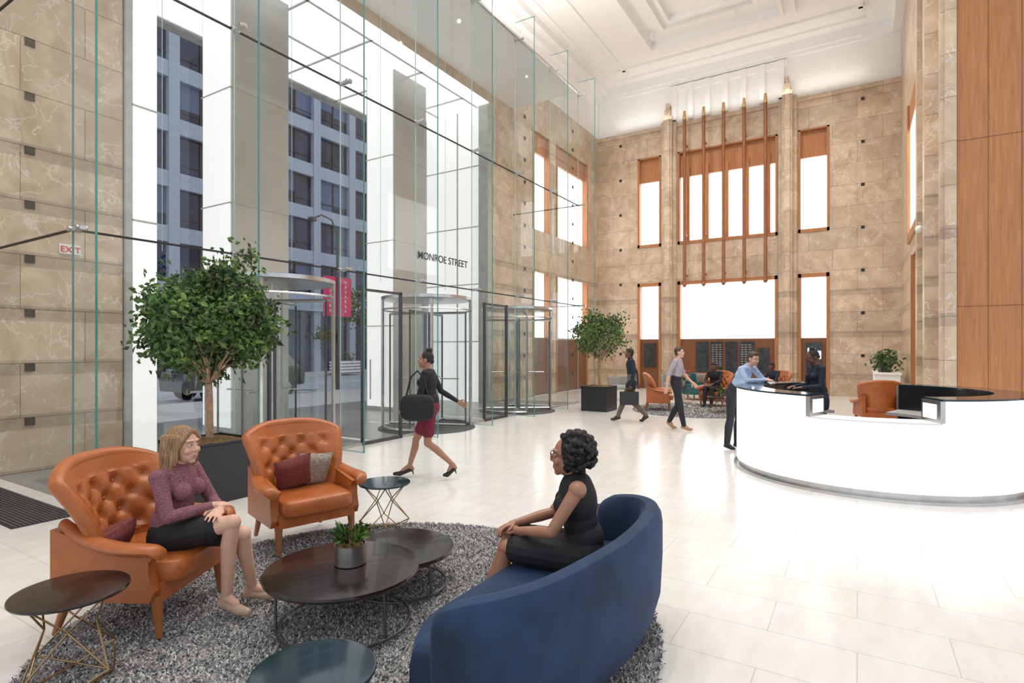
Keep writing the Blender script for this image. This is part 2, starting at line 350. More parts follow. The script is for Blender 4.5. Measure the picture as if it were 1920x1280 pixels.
b=MB(); b.bb(XR+.02,XR+.2,16.4,19.6,4.9,7.9,'glow'); b.bb(XR,XR+.2,16.4,19.6,7.9,8.6,'wood')
for q in (16.4,19.6): b.bb(XR-.05,XR+.2,q-.06,q+.06,4.7,8.6,'wood')
b.bb(XR-.05,XR+.2,16.4,19.6,4.65,4.9,'wood'); b.obj('window_%d'%n,smooth=False); n+=1
b=MB(); b.bb(XR+.05,XR+.2,16.4,18.6,0,4.2,'wood'); b.bb(XR-.04,XR+.2,16.4,16.5,0,4.2,'wood'); b.bb(XR-.04,XR+.2,18.5,18.6,0,4.2,'wood'); b.bb(XR+.02,XR+.05,17.47,17.53,0,4.2,'wooddk'); b.obj('door_1',smooth=False)
for y,d,w in ((15.2,.14,.5),(14.4,.22,.35),(13.6,.14,.5),(12.9,.22,.35)):
    b=MB(); b.bb(XR-d,XR,y-w/2,y+w/2,0,12.4,'stone_y'); b.obj('stone_pilaster',smooth=False)
b=MB(); b.bb(XR,1.43,12.,12.3,0,ZC,'stone_x'); b.bb(XR-.06,XR+.06,12.05,12.25,0,ZC,'stone_x'); b.obj('stone_pilaster',smooth=False)
b=MB(); b.bb(1.43,7.5,12.05,12.3,0,ZC,'wood')
for x in np.arange(1.43,7.5,.42): b.bb(x-.004,x+.004,12.044,12.06,0,ZC,'wooddk')
for z in (2.4,5.2,7.8,9.7): b.bb(1.43,7.5,12.044,12.06,z-.003,z+.003,'wooddk')
b.obj('wall_right_wood_panelling',smooth=False)
b=MB(); b.ell((XR-.2,14.0,4.1),(.07,.07,.08),'white'); b.cyl((XR-.15,14.,4.12),(XR-.0,14.,4.15),.02,m='white'); b.obj('security_camera')
# ============================================================ GLASS WALL
FY=[2.73+1.875*k for k in range(8)]; ZT=9.9
g=empty('glass_curtain_wall')
def quad(mb,ps,m): mb.add(ps,[(0,1,2,3)],m)
b=MB(); doors=(1,3,5)
for k in range(7):
    y0,y1=FY[k],FY[k+1]
    for z0,z1 in ((0.02,3.0),(3.0,6.1),(6.1,ZT-.3)):
        if k in doors and z0<1: z0=2.86
        quad(b,[(XG,y0,z0),(XG,y1,z0),(XG,y1,z1),(XG,y0,z1)],'glass')
for y in FY[:1]+FY[-1:]: quad(b,[(XL,y,0.02),(XG,y,0.02),(XG,y,ZT-.3),(XL,y,ZT-.3)],'glass')
b.obj('glass_panes',parent=g,smooth=False)
b=MB()
for k,y in enumerate(FY):
    quad(b,[(XG+.01,y,0.02),(-6.8,y,0.02),(-6.8,y,ZT),(XG+.01,y,ZT)],'glass')
b.obj('glass_fins',parent=g,smooth=False)
b=MB()
for k,y in enumerate(FY):
    b.bb(-6.803,-6.79,y-.010,y+.010,.0,ZT,'gedge'); b.bb(XG-.006,XG+.006,y-.008,y+.008,.0,ZT-.3,'gedge' if k==0 else 'gedgelt')
    b.bb(XG,-6.8,y-.008,y+.008,ZT-.01,ZT,'gedge'); b.bb(XG,-6.8,y-.008,y+.008,0.0,.015,'gedgelt')
    y2=y+.93
    if k<7: b.bb(XG-.003,XG+.003,y2-.003,y2+.003,2.9,ZT-.3,'gedgelt')
b.obj('glass_edges',parent=g,smooth=False)
b=MB()
for z in (3.0,6.1):
    b.bb(XG-.012,XG+.012,FY[0],FY[-1],z-.012,z+.012,'joint')
    for y in (FY[0],FY[-1]): b.bb(XL,XG,y-.012,y+.012,z-.012,z+.012,'joint')
for y in FY:
    for z in (3.0,6.1,9.45):
        b.box((XG+.12,y,z),(.26,.06,.045),'steel'); b.cyl((XG+.03,y-.06,z),(XG+.03,y+.06,z),.03,m='steel'); b.cyl((XG+.2,y-.05,z),(XG+.2,y+.05,z),.028,m='steel')
for k in range(7):
    if k not in doors: b.bb(XG-.02,XG+.02,FY[k],FY[k+1],0,.05,'steel')
b.bb(XG-.03,XG+.03,FY[0],FY[-1],ZT-.34,ZT-.28,'steel'); 
b.obj('clamps_and_rails',parent=g)
b=MB(); b.bb(XL,XG,FY[0],FY[-1],ZT-.3,ZT-.27,'plaster'); b.obj('canopy_roof',parent=g,smooth=False)
t=text('door_sign_lettering','MONROE STREET',(XG+.02,9.22,3.46),.21,'joint',(math.pi/2,0,math.pi/2),off=.001)
b=MB(); b.bb(XL+.01,XL+.03,3.43,3.69,3.05,3.19,'white'); o=b.obj('exit_sign_reflection',smooth=False); text('lettering','EXIT',(XL+.035,3.56,3.075),.12,'red',(math.pi/2,0,math.pi/2),parent=o)  # EXIT reflected in the glass, put in as a solid sign on the wall
def rev(name,x,y,rot):
    R=.93;H=2.8; b=MB()
    def arc(a0,a1,n=14): return [(R*math.cos(a0+(a1-a0)*i/n),R*math.sin(a0+(a1-a0)*i/n)) for i in range(n+1)]
    for s in (math.pi/2,-math.pi/2):
        A=arc(s-.8,s+.8)
        for i in range(len(A)-1):
            quad(b,[(*A[i],.05),(*A[i+1],.05),(*A[i+1],2.7),(*A[i],2.7)],'doorglass')
        for q in (A[0],A[-1]): b.bb(q[0]-.022,q[0]+.022,q[1]-.022,q[1]+.022,0,2.7,'steel')
        b.tube([(*p,.06) for p in A],.035,'steel',6); 
    C=arc(0,2*math.pi,40)[:-1]
    b.tube([(*p,2.5) for p in C],.018,'steel',6,closed=True)
    b.lathe([(R-.02,2.7),(R+.03,2.71),(R+.03,H-.03),(R+.0,H-.02),(.01,H-.02),(.01,2.71)],'steel',40)
    for i in range(4):
        a=rot+i*math.pi/2; c,s=math.cos(a),math.sin(a); r=R-.06
        quad(b,[(c*.06,s*.06,.1),(c*r,s*r,.1),(c*r,s*r,2.42),(c*.06,s*.06,2.42)],'doorglass')
        for z in (.08,2.44): b.tube([(c*.04,s*.04,z),(c*r,s*r,z)],.028,'steel',6)
        for q in (.06,r): b.tube([(c*q,s*q,.05),(c*q,s*q,2.46)],.018,'steeldk',6)
        b.tube([(c*.3,s*.3,1.05),(c*(r-.15),s*(r-.15),1.05)],.015,'steel',6)
    b.cyl((0,0,0),(0,0,2.7),.03,m='steel')
    b.lathe([(.01,.002),(R+.1,.002),(R+.1,.01),(.01,.01)],'mat',40)
    return b.obj(name,loc=(x,y,0))
for k,r in ((1,.5),(3,.3),(5,.6)): rev('revolving_door',-7.85,(FY[k]+FY[k+1])/2,r)
for k in (2,4):
    b=MB(); y0=FY[k]+.5; y1=y0+.95
    for q in (y0,y1): b.bb(XG-.03,XG+.03,q-.022,q+.022,0,2.75,'steeldk')
    b.bb(XG-.03,XG+.03,y0,y1,2.7,2.74,'steeldk'); b.bb(XG-.03,XG+.03,y0,y1,0,.06,'steeldk'); b.tube([(XG+.06,y0+.12,.8),(XG+.06,y0+.12,1.5)],.012,'steel',6)
    b.obj('hinged_side_door',smooth=False,parent=g)
b=MB()
for i in range(14): b.bb(XL+.7,-6.75,2.05+i*.036,2.07+i*.036,0,.012,'mat')
b.bb(XL+.7,-6.75,2.02,2.56,-.002,.004,'joint'); b.obj('floor_grille',smooth=False)
# ============================================================ OUTSIDE
b=MB(); b.bb(-18,-13.6,-20,80,-.15,-.02,'walk'); b.bb(-34,-29.5,-20,80,-.15,.0,'walk'); b.bb(-29.5,-18,-20,80,-.2,-.12,'asphalt')
b.bb(-23.8,-23.7,-20,80,-.12,-.115,'white'); b.obj('street_ground',smooth=False)
b=MB(); FX=-33.
b.bb(FX-6,FX-.35,-10,80,0,45,'window')
for i in range(14):
    z=4.6+i*3.1; b.bb(FX-.4,FX-.05,-10,80,z,z+.9,'concrete'); b.bb(FX-.36,FX-.3,-10,80,z+1.4,z+1.46,'joint')
for j in range(27):
    y=-6+j*3.3
    b.bb(FX-.4,FX,y-.3,y+.3,0,45,'concrete')
    b.bb(FX-.36,FX-.28,y+1.60,y+1.70,4.6,45,'joint')
b.bb(FX-.6,FX+.3,-10,80,4.3,4.9,'concrete')
for i in range(14):
    for j in range(27):
        for q in (.3,1.7):
            if random.random()<.35: 
                y=-6+j*3.3; z=5.5+i*3.1; b.bb(FX-.345,FX-.33,y+q,y+q+1.3,z+random.random()*1.7,z+2.2,'blind')
b.obj('office_building_across_street',smooth=False)
b=MB(); b.cyl((0,0,0),(0,0,6.5),.09,.05,m='steeldk'); b.tube([(0,0,6.3),(0,-.3,6.9),(0,-.8,7.0),(0,-1.2,6.8)],.035,'steeldk'); b.ell((0,-1.25,6.75),(.12,.2,.1),'steeldk'); b.cyl((0,0,0),(0,0,.7),.16,.1,m='steeldk')
b.bb(-.02,.02,.08,.72,3.0,4.6,'pink'); b.bb(-.02,.02,-.72,-.08,3.0,4.6,'pink')
for z in (3.0,4.6): b.tube([(0,-.75,z),(0,.75,z)],.015,'steeldk')
lamp=b.obj('street_lamp',loc=(-18.2,15.9,0)); 
for yy in (.4,-.4): 
    for i,ch in enumerate('NAVARRA'): text('banner_lettering',ch,(.03,yy,4.35-i*.2),.2,'white',(math.pi/2,0,math.pi/2),parent=lamp)
def leafcloud(mb,centers,count,spread,size,rngl):
    for _ in range(count):
        c=centers[rngl.integers(len(centers))]; p=V(c)+V(rngl.normal(0,1,3)*spread)
        d=V(rngl.normal(0,1,3)); d.z-=.3; d.normalize(); x,y=frame_from(d); L=size*rngl.uniform(.7,1.2); w=L*.27
        up=x*.12*L
        mb.add([p,p+d*L*.5+y*w+up,p+d*L,p+d*L*.5-y*w+up],[(0,1,2),(0,2,3)],('leaf','leaf','leaf2','leaf3')[rngl.integers(4)])
b=MB(); b.ell((0,0,0),(.3,.3,.18),'soil'); leafcloud(b,[(0,0,.1),(.2,0,0),(-.2,0,0),(0,.2,.0)],250,.15,.13,rng); b.obj('hanging_flower_basket',loc=(-18.2,15.2,2.2))
b=MB(); b.cyl((0,0,0),(0,0,3),.08,m='bark'); leafcloud(b,[V((0,0,4.2))+V(rng.normal(0,1,3))*.9 for _ in range(20)],900,.35,.3,rng); b.obj('street_tree',loc=(-28.,27.5,0))
b=MB()
prof=[(-2.2,.35),(-2.25,.8),(-2.0,1.0),(-1.2,1.08),(-.55,1.62),(.2,1.72),(1.5,1.68),(2.1,1.1),(2.25,.9),(2.2,.35)]
rings=[]
for x in (-.92,-.6,.6,.92):
    rings.append([(x*(1 if z<1.1 else .86),y,z) for y,z in prof])
b.loft(rings,'car')
b.bb(.80,.83,-.5,.45,1.15,1.55,'window'); b.bb(.80,.83,.52,1.35,1.15,1.55,'window'); b.bb(.9,.94,-2.2,2.2,.35,.42,'steel')
for y in (-1.4,1.4):
    for x in (-.82,.82): b.cyl((x-.12,y,.36),(x+.12,y,.36),.36,m='tire',n=24); b.cyl((x-.13,y,.36),(x+.13,y,.36),.2,m='steel')
b.obj('parked_car',loc=(-19.3,12.2,-.12))
b=MB(); 
b.bb(-.35,.35,-.95,.95,0,.85,'grey')
for i in range(4): b.bb(-.4,.4,-1,1,.1+i*.2,.22+i*.2,'white'); 
leafcloud(b,[(0,-.5,.95),(0,.5,.95),(0,0,1.0)],200,.2,.15,rng); b.obj('street_planter',loc=(-29.,26.,0))
# ============================================================ RECEPTION DESK
b=MB(); R=1.68
def ringseg(a0,a1,r0,r1,z0,z1,m,n=40):
    n=max(4,int(abs(a1-a0)/4)); rings=[]
    for i in range(n+1):
        a=math.radians(a0+(a1-a0)*i/n); c,s=math.cos(a),math.sin(a)
        rings.append([(r0*c,r0*s,z0),(r1*c,r1*s,z0),(r1*c,r1*s,z1),(r0*c,r0*s,z1)])
    b.loft(rings,m)
HT=1.12; HL=.86
ringseg(125,432,R-.05,R,.1,HL,'glowdesk')
for a0,a1,h in ((125,248,HT),(248,293,HL),(293,432,HT)):
    if h==HT: ringseg(a0,a1,R-.05,R,HL,h,'glowdesk')
    ringseg(a0,a1,R-.34,R-.05,.12,h-.02,'black')
    ringseg(a0,a1,R-.36,R+.008,h,h+.022,'white' if h==HL else 'tableteal'); 
    if h==HT: ringseg(a0,a1,R-.36,R-.34,.12,h,'black')
    ringseg(a0,a1,R-.95 if h==HT else R-.7,R-.36,.72,.76,'grey')
ringseg(125,432,R-.36,R-.02,0.0,.1,'steel'); ringseg(125,432,R-.1,R+.04,0,.03,'steel')
for a in (125,248,293,432):
    A=math.radians(a); d=V((math.cos(A),math.sin(A),0)); Rm=Matrix.Rotation(A,3,'Z'); lo=HL+.02 if a in(248,293) else .1
    b.box(d*(R-.17)+V((0,0,(HT+lo)/2)),(.36,.05,HT-lo),'steel',R=Rm); b.box(d*(R-.19)+V((0,0,HT-.12)),(.24,.065,.16),'glowdesk',R=Rm)
for a in (215,325):
    A=math.radians(a); d=V((math.cos(A),math.sin(A),0)); b.box(d*(R-.6)+V((0,0,.95)),(.03,.5,.3),'black',rz=A); b.box(d*(R-.6)+V((0,0,.78)),(.15,.2,.02),'black',rz=A); b.box(d*(R-.6)+V((0,0,.85)),(.02,.05,.14),'black',rz=A)
b.obj('reception_desk',loc=(.13,9.15,0),smooth=True)
# ============================================================ ARMCHAIR
def make_armchair():
    b=MB(); N=48
    btn=[]
    for r,(z) in enumerate((.53,.62,.71,.80)):
        for s in ((-.19,-.0,.19) if r%2==0 else (-.285,-.095,.095,.285)): btn.append((s,z))
    W=lambda t:.255+.150*max(t,0.)**1.3+.02*math.sin(math.pi*t)
    def base(s,t):
        zt=.975-.085*abs(s)**3; z=.27+(zt-.27)*t
        y=-.24-.17*t+(.10+.11*math.sin(math.pi*min(1,t*.9)))*abs(s)**2.4
        return V((s*W(t),y,z))
    F=[];K=[]
    for i in range(N+1):
        for j in range(N+1):
            s=-1+2*j/N; t=i/N; p=base(s,t); e=1e-3
            ds=base(s+e,t)-base(s-e,t); dt=base(s,t+e)-base(s,t-e); nrm=ds.cross(dt).normalized()
            if nrm.y<0: nrm=-nrm
            dd=0
            for bx,bz in btn:
                d2=(p.x-bx)**2+(p.z-bz)**2; dd-=.028*math.exp(-d2/(2*.024**2))
            u=p.x/.095; vv=(p.z-.53)/.09
            if .47<p.z<.86 and abs(s)<.87:
                q=abs(math.sin(math.pi*(u+vv)/2))*abs(math.sin(math.pi*(u-vv)/2)); dd+=.014*(q**.5)
            F.append(p+nrm*(.045+dd)); K.append(p-nrm*.035)
    fs=[]
    for i in range(N):
        for j in range(N):
            a=i*(N+1)+j; fs.append((a,a+1,a+N+2,a+N+1))
    n0=len(F); vs=F+K; fs+= [tuple(n0+q for q in reversed(f)) for f in fs]
    bd=[j for j in range(N+1)]+[i*(N+1)+N for i in range(1,N+1)]+[N*(N+1)+j for j in range(N-1,-1,-1)]+[i*(N+1) for i in range(N-1,0,-1)]
    for k in range(len(bd)):
        a=bd[k]; c=bd[(k+1)%len(bd)]; fs.append((c,a,a+n0,c+n0))
    b.add(vs,fs,'leather')
    rim=[base(-1,t/20)+V((0,.005,0)) for t in range(0,21)]+[base(-1+s/12,1)+V((0,.005,0)) for s in range(1,24)]+[base(1,1-t/20)+V((0,.005,0)) for t in range(0,21)]
    b.tube(rim,.044,'leather',12)
    for bx,bz in btn:
        t=(bz-.27)/.70; s=bx/W(t); p=base(s,t); b.ell(p+V((0,.026,0)),(.014,.009,.014),'leather',nu=10,nv=6)
    for sg in (-1,1):
        P=catmull([(sg*.325,-.30,.65),(sg*.36,-.14,.575),(sg*.395,.06,.54),(sg*.405,.20,.535),(sg*.39,.28,.525),(sg*.37,.315,.495)],6)
        n=len(P); rr=[]
        for i,p in enumerate(P):
            k=i/(n-1); w=.033+.028*math.sin(math.pi*min(1,k*.75+.1)); h=.030+.005*math.sin(math.pi*k)
            if i==n-1: w*=.5;h*=.5
            rr.append([p+V((w*math.cos(2*math.pi*q/14),0,h*math.sin(2*math.pi*q/14))) for q in range(14)])
        b.loft(rr,'leather')
        pr=[(-.34,.22),(.24,.22),(.265,.28),(.235,.38),(.235,.45),(.29,.51),(.1,.535),(-.12,.57),(-.34,.63)]
        b.loft([[(sg*x,y,z) for y,z in pr] for x in (.305,.32,.36,.375)],'leather')
    b.ell((0,.035,.365),(.305,.325,.078),'leather',e1=.35,e2=.28,nu=40,nv=18)
    b.box((0,-.02,.265),(.64,.60,.11),'leather'); 
    for x in (-.31,.31):
        b.cyl((x,.24,.24),(x*1.02,.26,0),.034,.018,'chairleg',12); b.cyl((x*.9,-.29,.26),(x*.95,-.38,0),.032,.018,'chairleg',12)
    return b
AC=make_armchair()
RUGZ=.03
f1=(.87,.49); f2=(.957,-.29)
c1=(-3.81,1.84); c2=(-4.12,3.24)
arm1=AC.obj('armchair',loc=(*c1,RUGZ),rz=face_rz(f1)); 
arm2=inst(arm1,'armchair',(*c2,RUGZ),face_rz(f2))
inst(arm1,'armchair',(-4.55,15.0,.02),face_rz((.95,.3))); inst(arm1,'armchair',(-3.5,16.9,.02),face_rz((-.2,-1))); inst(arm1,'armchair',(.35,14.6,0),face_rz((-.3,1)))
def cushion(name,loc,f,m,tilt,sz=.2,roll=0,m2=None):
    b=MB(); R=Matrix.Rotation(roll,3,'Y')
    N=16; 
    for sgn in (1,-1):
        vs=[];fs=[]
        for i in range(N+1):
            for j in range(N+1):
                u=-1+2*i/N; v=-1+2*j/N; th=.065*((1-u**4)*(1-v**4))**.6
                x=u*sz*(1-.08*(1-v*v)*abs(u)); z=v*sz*(1-.08*(1-u*u)*abs(v)); vs.append(R@V((x,sgn*th,z)))
        for i in range(N):
            for j in range(N):
                a=i*(N+1)+j; q=(a,a+1,a+N+2,a+N+1); fs.append(q if sgn<0 else q[::-1])
        b.add(vs,fs,m)
    o=b.obj(name,loc=loc,rz=face_rz(f)); o.rotation_euler[0]=tilt; return o
def loc_of(p,f,x,y,z): 
    return (p[0]+x*f[1]+y*f[0],p[1]-x*f[0]+y*f[1],z)
cushion('throw_cushion',loc_of(c2,f2,.08,-.06,.61),f2,'redpil',-.4,.16,.2)
cushion('throw_cushion',loc_of(c2,f2,-.11,-.10,.61),f2,'greypil',-.3,.16,-.1)
cushion('throw_cushion',loc_of(c1,f1,.19,-.12,.53),f1,'redpil',-.6,.13,.3)
# ============================================================ SOFA
def sofa():
    b=MB()
    P=[(-1.50,3.52,.64),(-1.38,3.58,.70),(-1.18,3.58,.72),(-1.02,3.42,.72),(-.96,3.1,.71),(-.955,2.75,.70),(-.99,2.4,.70),(-1.06,2.1,.69),(-1.16,1.88,.685),(-1.3,1.73,.67),(-1.44,1.69,.62)]
    Q=catmull(P,7); n=len(Q); rings=[]; inner=[]
    prof=[(.05,.07),(.012,.2),(0,.42),(.0,.6),(.008,.655),(.03,.69),(.065,.70),(.10,.69),(.125,.655),(.14,.58),(.15,.4),(.15,.07)]
    for i,p in enumerate(Q):
        d=(Q[min(i+1,n-1)]-Q[max(i-1,0)]); d.z=0; d.normalize(); inw=V((d.y,-d.x,0))
        k=min(1,min(i,n-1-i)/4); sh=math.sqrt(1-(1-k)**2)*.75+.25 if k<1 else 1
        hz=p.z/.70*(.88+.12*sh); o=V((p.x,p.y,0)); rg=[]
        for a,z in prof:
            a2=.075+(a-.075)*sh; rg.append(o+inw*a2+V((0,0,z*hz)))
        rings.append(rg)
        inner.append(o+inw*.09)
    b.loft(rings,'velvet')
    front=catmull([(-1.60,1.78,0),(-1.72,2.0,0),(-1.73,2.4,0),(-1.73,2.8,0),(-1.76,3.15,0),(-1.66,3.44,0)],5)
    poly=inner+front; c=sum(poly,V((0,0,0)))/len(poly)
    prof=[(0.06,.08),(0.0,.12),(0,.33),(.012,.385),(.04,.415),(.09,.425),(.5,.43)]
    rr=[]
    for a,z in prof:
        rr.append([p+(c-p)*a+V((0,0,z)) for p in poly])
    b.loft(rr,'velvet')
    for x,y in ((-1.1,3.35),(-1.6,3.3),(-1.2,1.95),(-1.58,1.95)): b.cyl((x,y,0),(x,y,.1),.02,.025,'chairleg')
    return b.obj('curved_sofa',loc=(0,0,RUGZ))
sofa()
# ============================================================ TABLES
def coffee(name,x,y,z,r):
    b=MB(); b.lathe([(r-.03,z-.03),(r-.006,z-.028),(r,z-.015),(r-.004,z-.002),(r-.015,z)],'tabledk',72)
    n=48; b.tube([((r-.08)*math.cos(2*math.pi*i/n)+.06,(r-.08)*math.sin(2*math.pi*i/n),.022) for i in range(n)],.008,'steeldk',8,closed=True)
    b.tube([((r-.08)*math.cos(2*math.pi*i/n),(r-.08)*math.sin(2*math.pi*i/n),z-.035) for i in range(n)],.007,'steeldk',8,closed=True)
    for a in (.4,2.5,4.6): b.tube([((r-.08)*math.cos(a),(r-.08)*math.sin(a),z-.03),((r-.08)*math.cos(a)+.04,(r-.08)*math.sin(a),.012)],.009,'steeldk',8)
    return b.obj(name,loc=(x,y,RUGZ),rz=-.5)
coffee('coffee_table',-2.70,2.40,.325,.465); coffee('coffee_table',-2.79,2.98,.26,.40)
def side(name,x,y,z,h,r,m,rz=0):
    b=MB(); b.lathe([(r-.02,h-.018),(r-.003,h-.016),(r,h-.008),(r-.003,h-.001),(r-.01,h)],m,56)
    k=4; T=[V((.82*r*math.cos(2*math.pi*i/k),.82*r*math.sin(2*math.pi*i/k),h-.02)) for i in range(k)]
    W=[V((.42*r*math.cos(2*math.pi*(i+.5)/k),.42*r*math.sin(2*math.pi*(i+.5)/k),h*.62)) for i in range(k)]
    B=[V((.95*r*math.cos(2*math.pi*i/k),.95*r*math.sin(2*math.pi*i/k),h*.2)) for i in range(k)]
    G=[V((.7*r*math.cos(2*math.pi*(i+.5)/k),.7*r*math.sin(2*math.pi*(i+.5)/k),.006)) for i in range(k)]
    for i in range(k):
        j=(i+1)%k
        for p,q in ((T[i],W[i]),(T[j],W[i]),(W[i],B[i]),(W[i],B[j]),(B[i],G[i]),(B[j],G[i]),(G[i],G[j]),(T[i],T[j])): b.tube([p,q],.005,'goldwire',6)
    return b.obj(name,loc=(x,y,z),rz=rz)
side('wire_side_table',-3.36,1.24,RUGZ,.46,.25,'tabledk',.3); side('wire_side_table',-3.70,3.78,RUGZ,.44,.235,'tableteal',.8)
side('wire_side_table',-1.77,1.43,RUGZ,.44,.235,'tableteal',.2); side('wire_side_table',-1.68,3.93,RUGZ,.44,.22,'tabledk',.5)
b=MB(); b.lathe([(.09,0),(.098,.005),(.098,.125),(.09,.125),(.088,.1),(.01,.1)],'pot',32); b.ell((0,0,.11),(.085,.085,.025),'soil')
for _ in range(90):
    a=rng.uniform(0,6.28); l=rng.uniform(.05,.14); d=V((math.cos(a)*.8,math.sin(a)*.8,rng.uniform(.2,1.5))).normalized(); x,y=frame_from(d); p=V((math.cos(a)*.03,math.sin(a)*.03,.12+rng.uniform(0,.05)))
    b.add([p-y*.005,p+d*l*.5-y*.014+x*.004,p+d*l,p+d*l*.5+y*.014+x*.004],[(0,1,2,3)],('leaf','leaf3','leaf2')[rng.integers(3)])
for i in range(5):
    a=i*1.3; b.tube([(0,0,.12),(.04*math.cos(a),.04*math.sin(a),.17),(.07*math.cos(a),.07*math.sin(a),.2)],.004,'bark',5)
    leafcloud(b,[(.07*math.cos(a),.07*math.sin(a),.2)],14,.02,.05,rng)
b.obj('potted_succulent',loc=(-2.70,2.46,RUGZ+.325))
# ============================================================ RUG
def rug(name,x,y,r,count,bl):
    b=MB(); b.lathe([(r-.02,0),(r,.006),(r,.014),(r-.02,.018)],'rug2',72)
    o=b.obj(name,loc=(x,y,0))
    a=rng.uniform(0,2*math.pi,count); q=np.sqrt(rng.uniform(0,1,count))*(r+.01)
    px=q*np.cos(a); py=q*np.sin(a); th=rng.uniform(0,2*math.pi,count); w=bl*.2*rng.uniform(.7,1.3,count); h=bl*rng.uniform(.35,.75,count); ln=rng.uniform(.3,1.,count)*bl; t2=rng.uniform(0,2*math.pi,count)
    vs=np.zeros((count,4,3)); cx=np.cos(th)*w; cy=np.sin(th)*w
    vs[:,0]=np.stack([px-cx,py-cy,np.full(count,.012)],1); vs[:,1]=np.stack([px+cx,py+cy,np.full(count,.012)],1)
    tx=px+np.cos(t2)*ln; ty=py+np.sin(t2)*ln
    vs[:,2]=np.stack([tx+cx*.6,ty+cy*.6,.012+h],1); vs[:,3]=np.stack([tx-cx*.6,ty-cy*.6,.012+h],1)
    me=bpy.data.meshes.new('pile'); me.from_pydata(vs.reshape(-1,3).tolist(),[],np.arange(count*4).reshape(-1,4).tolist())
    for m in ('rug1','rug2','rug3'): me.materials.append(M[m])
    me.polygons.foreach_set('material_index',rng.choice([0,0,0,1,1,2],count).astype(np.int32)); me.update()
    p=bpy.data.objects.new('pile',me); scene.collection.objects.link(p); p.parent=o
rug('shag_rug',-2.65,2.6,1.79,110000,.027); rug('shag_rug',-3.7,15.6,1.7,9000,.05)
# ============================================================ TREES
def tree(name,x,y,leaves,seed,s=1,k_=1,dz=0):
    r2=np.random.default_rng(seed); b=MB(); w=.37; h=.64
    b.box((0,0,h/2),(2*w,2*w,h),'planter')
    for q in ((-w+.02,0,.04,2*w),(w-.02,0,.04,2*w),(0,-w+.02,2*w,.04),(0,w-.02,2*w,.04)): b.box((q[0],q[1],h+.01),(q[2],q[3],.03),'planter')
    b.ell((0,0,h-.01),(w-.04,w-.04,.05),'soil',e2=.3,nu=24)
    top=V((.02,-.02,1.38+dz)); b.tube([(0,0,h-.02),(.01,0,.8),(-.01,.01,1.1),top],[.042,.036,.033,.036],'bark',10)
    cs=[]
    for i in range(70):
        d=V(r2.normal(0,1,3)).normalized(); k=r2.uniform(.72,1.)*k_; cs.append(V((d.x*.72*k,d.y*.72*k,2.08+dz+d.z*.56*k)))
    cs=[c for c in cs if not (c.z<1.62+dz and math.hypot(c.x,c.y)<.28)]
    for i,c in enumerate(cs[:26]):
        mid=top.lerp(c,.5)+V(r2.normal(0,.05,3))+V((0,0,-.02)); b.tube([top,top.lerp(mid,.5)+V(r2.normal(0,.02,3)),mid,c],[.018,.012,.009,.004],'bark',6)
    for i in range(25): cs.append(V(r2.normal(0,.28,3))+V((0,0,2.15+dz)))
    leafcloud(b,cs,leaves,.10,.085,r2)
    return b.obj(name,loc=(x,y,0),scale=s,smooth=False)
tree('potted_ficus_tree',-6.3,3.65,7500,3,k_=.93,dz=-.08); tree('potted_ficus_tree',-6.0,14.3,3000,5)
# ============================================================ FAR LOUNGE
b=MB(); b.box((0,0,.3),(1.9,.8,.24),'teal'); b.box((0,-.34,.62),(1.9,.16,.46),'teal')
for x in (-.92,.92): b.box((x,0,.42),(.14,.8,.42),'teal')
for x in (-.43,.43): b.box((x,.05,.46),(.84,.66,.12),'teal')
for x in (-.8,.8):
    for y in (-.3,.3): b.cyl((x,y,0),(x,y,.2),.02,m='chairleg')
b.obj('teal_sofa',loc=(-3.9,18.9,0),rz=face_rz((-.1,-1)),bevel=.03)
cushion('throw_cushion',(-3.55,18.8,.70),(-.1,-1),'greypil',-.3,.2); cushion('throw_cushion',(-4.3,18.8,.70),(-.1,-1),'greypil',-.3,.2)
b=MB(); b.ell((0,0,.42),(.33,.33,.07),'grey',e1=.5)
b.loft([[(.36*math.cos(a)*k,-.36*math.sin(a)*k,z) for a in np.linspace(-.35,math.pi+.35,18)]+[(.30*math.cos(a)*k,-.30*math.sin(a)*k,z) for a in np.linspace(math.pi+.35,-.35,18)] for z,k in ((.36,.95),(.5,1),(.68,1.06),(.75,1.08))],'grey')
for x,y in ((-.22,-.22),(.22,-.22),(.22,.22),(-.22,.22)): b.cyl((x,y,.38),(x*1.2,y*1.2,0),.014,m='steeldk')
o=b.obj('lounge_chair',loc=(-6.6,17.4,0),rz=face_rz((.5,-.8))); inst(o,'lounge_chair',(-5.5,19.6,0),face_rz((.3,-1)))
side('wire_side_table',-4.5,17.3,.02,.45,.3,'tableteal'); 
b=MB(); b.lathe([(.05,0),(.08,.08),(.05,.2),(.04,.24)],'pot',20)
for i in range(26):
    a=rng.uniform(0,6.28); q=rng.uniform(0,.18); p=V((q*math.cos(a),q*math.sin(a),.38+rng.uniform(0,.16))); b.tube([(0,0,.22),p],.004,'leaf',4); b.ell(p,.03,('flower','white','leaf2')[i%3],nu=8,nv=6)
b.obj('flower_vase',loc=(-4.5,17.3,.47))
side('wire_side_table',-3.0,15.2,.02,.42,.35,'tabledk')
b=MB(); b.lathe([(.05,0),(.06,.1),(.055,.1)],'pot',16); leafcloud(b,[(0,0,.15)],60,.05,.1,rng); b.obj('potted_plant',loc=(-3.0,15.2,.44))
b=MB(); b.bb(-.3,.3,-1.1,1.1,.06,.96,'white'); b.bb(-.33,.33,-1.13,1.13,.93,.98,'plaster')
for i in range(4): b.bb(-.32,-.3,-1.05+i*.54,-.57+i*.54,.12,.9,'plaster')
b.bb(-.28,.28,-1.05,1.05,0,.06,'steeldk'); b.obj('low_cabinet',loc=(.75,20.4,0),smooth=False)
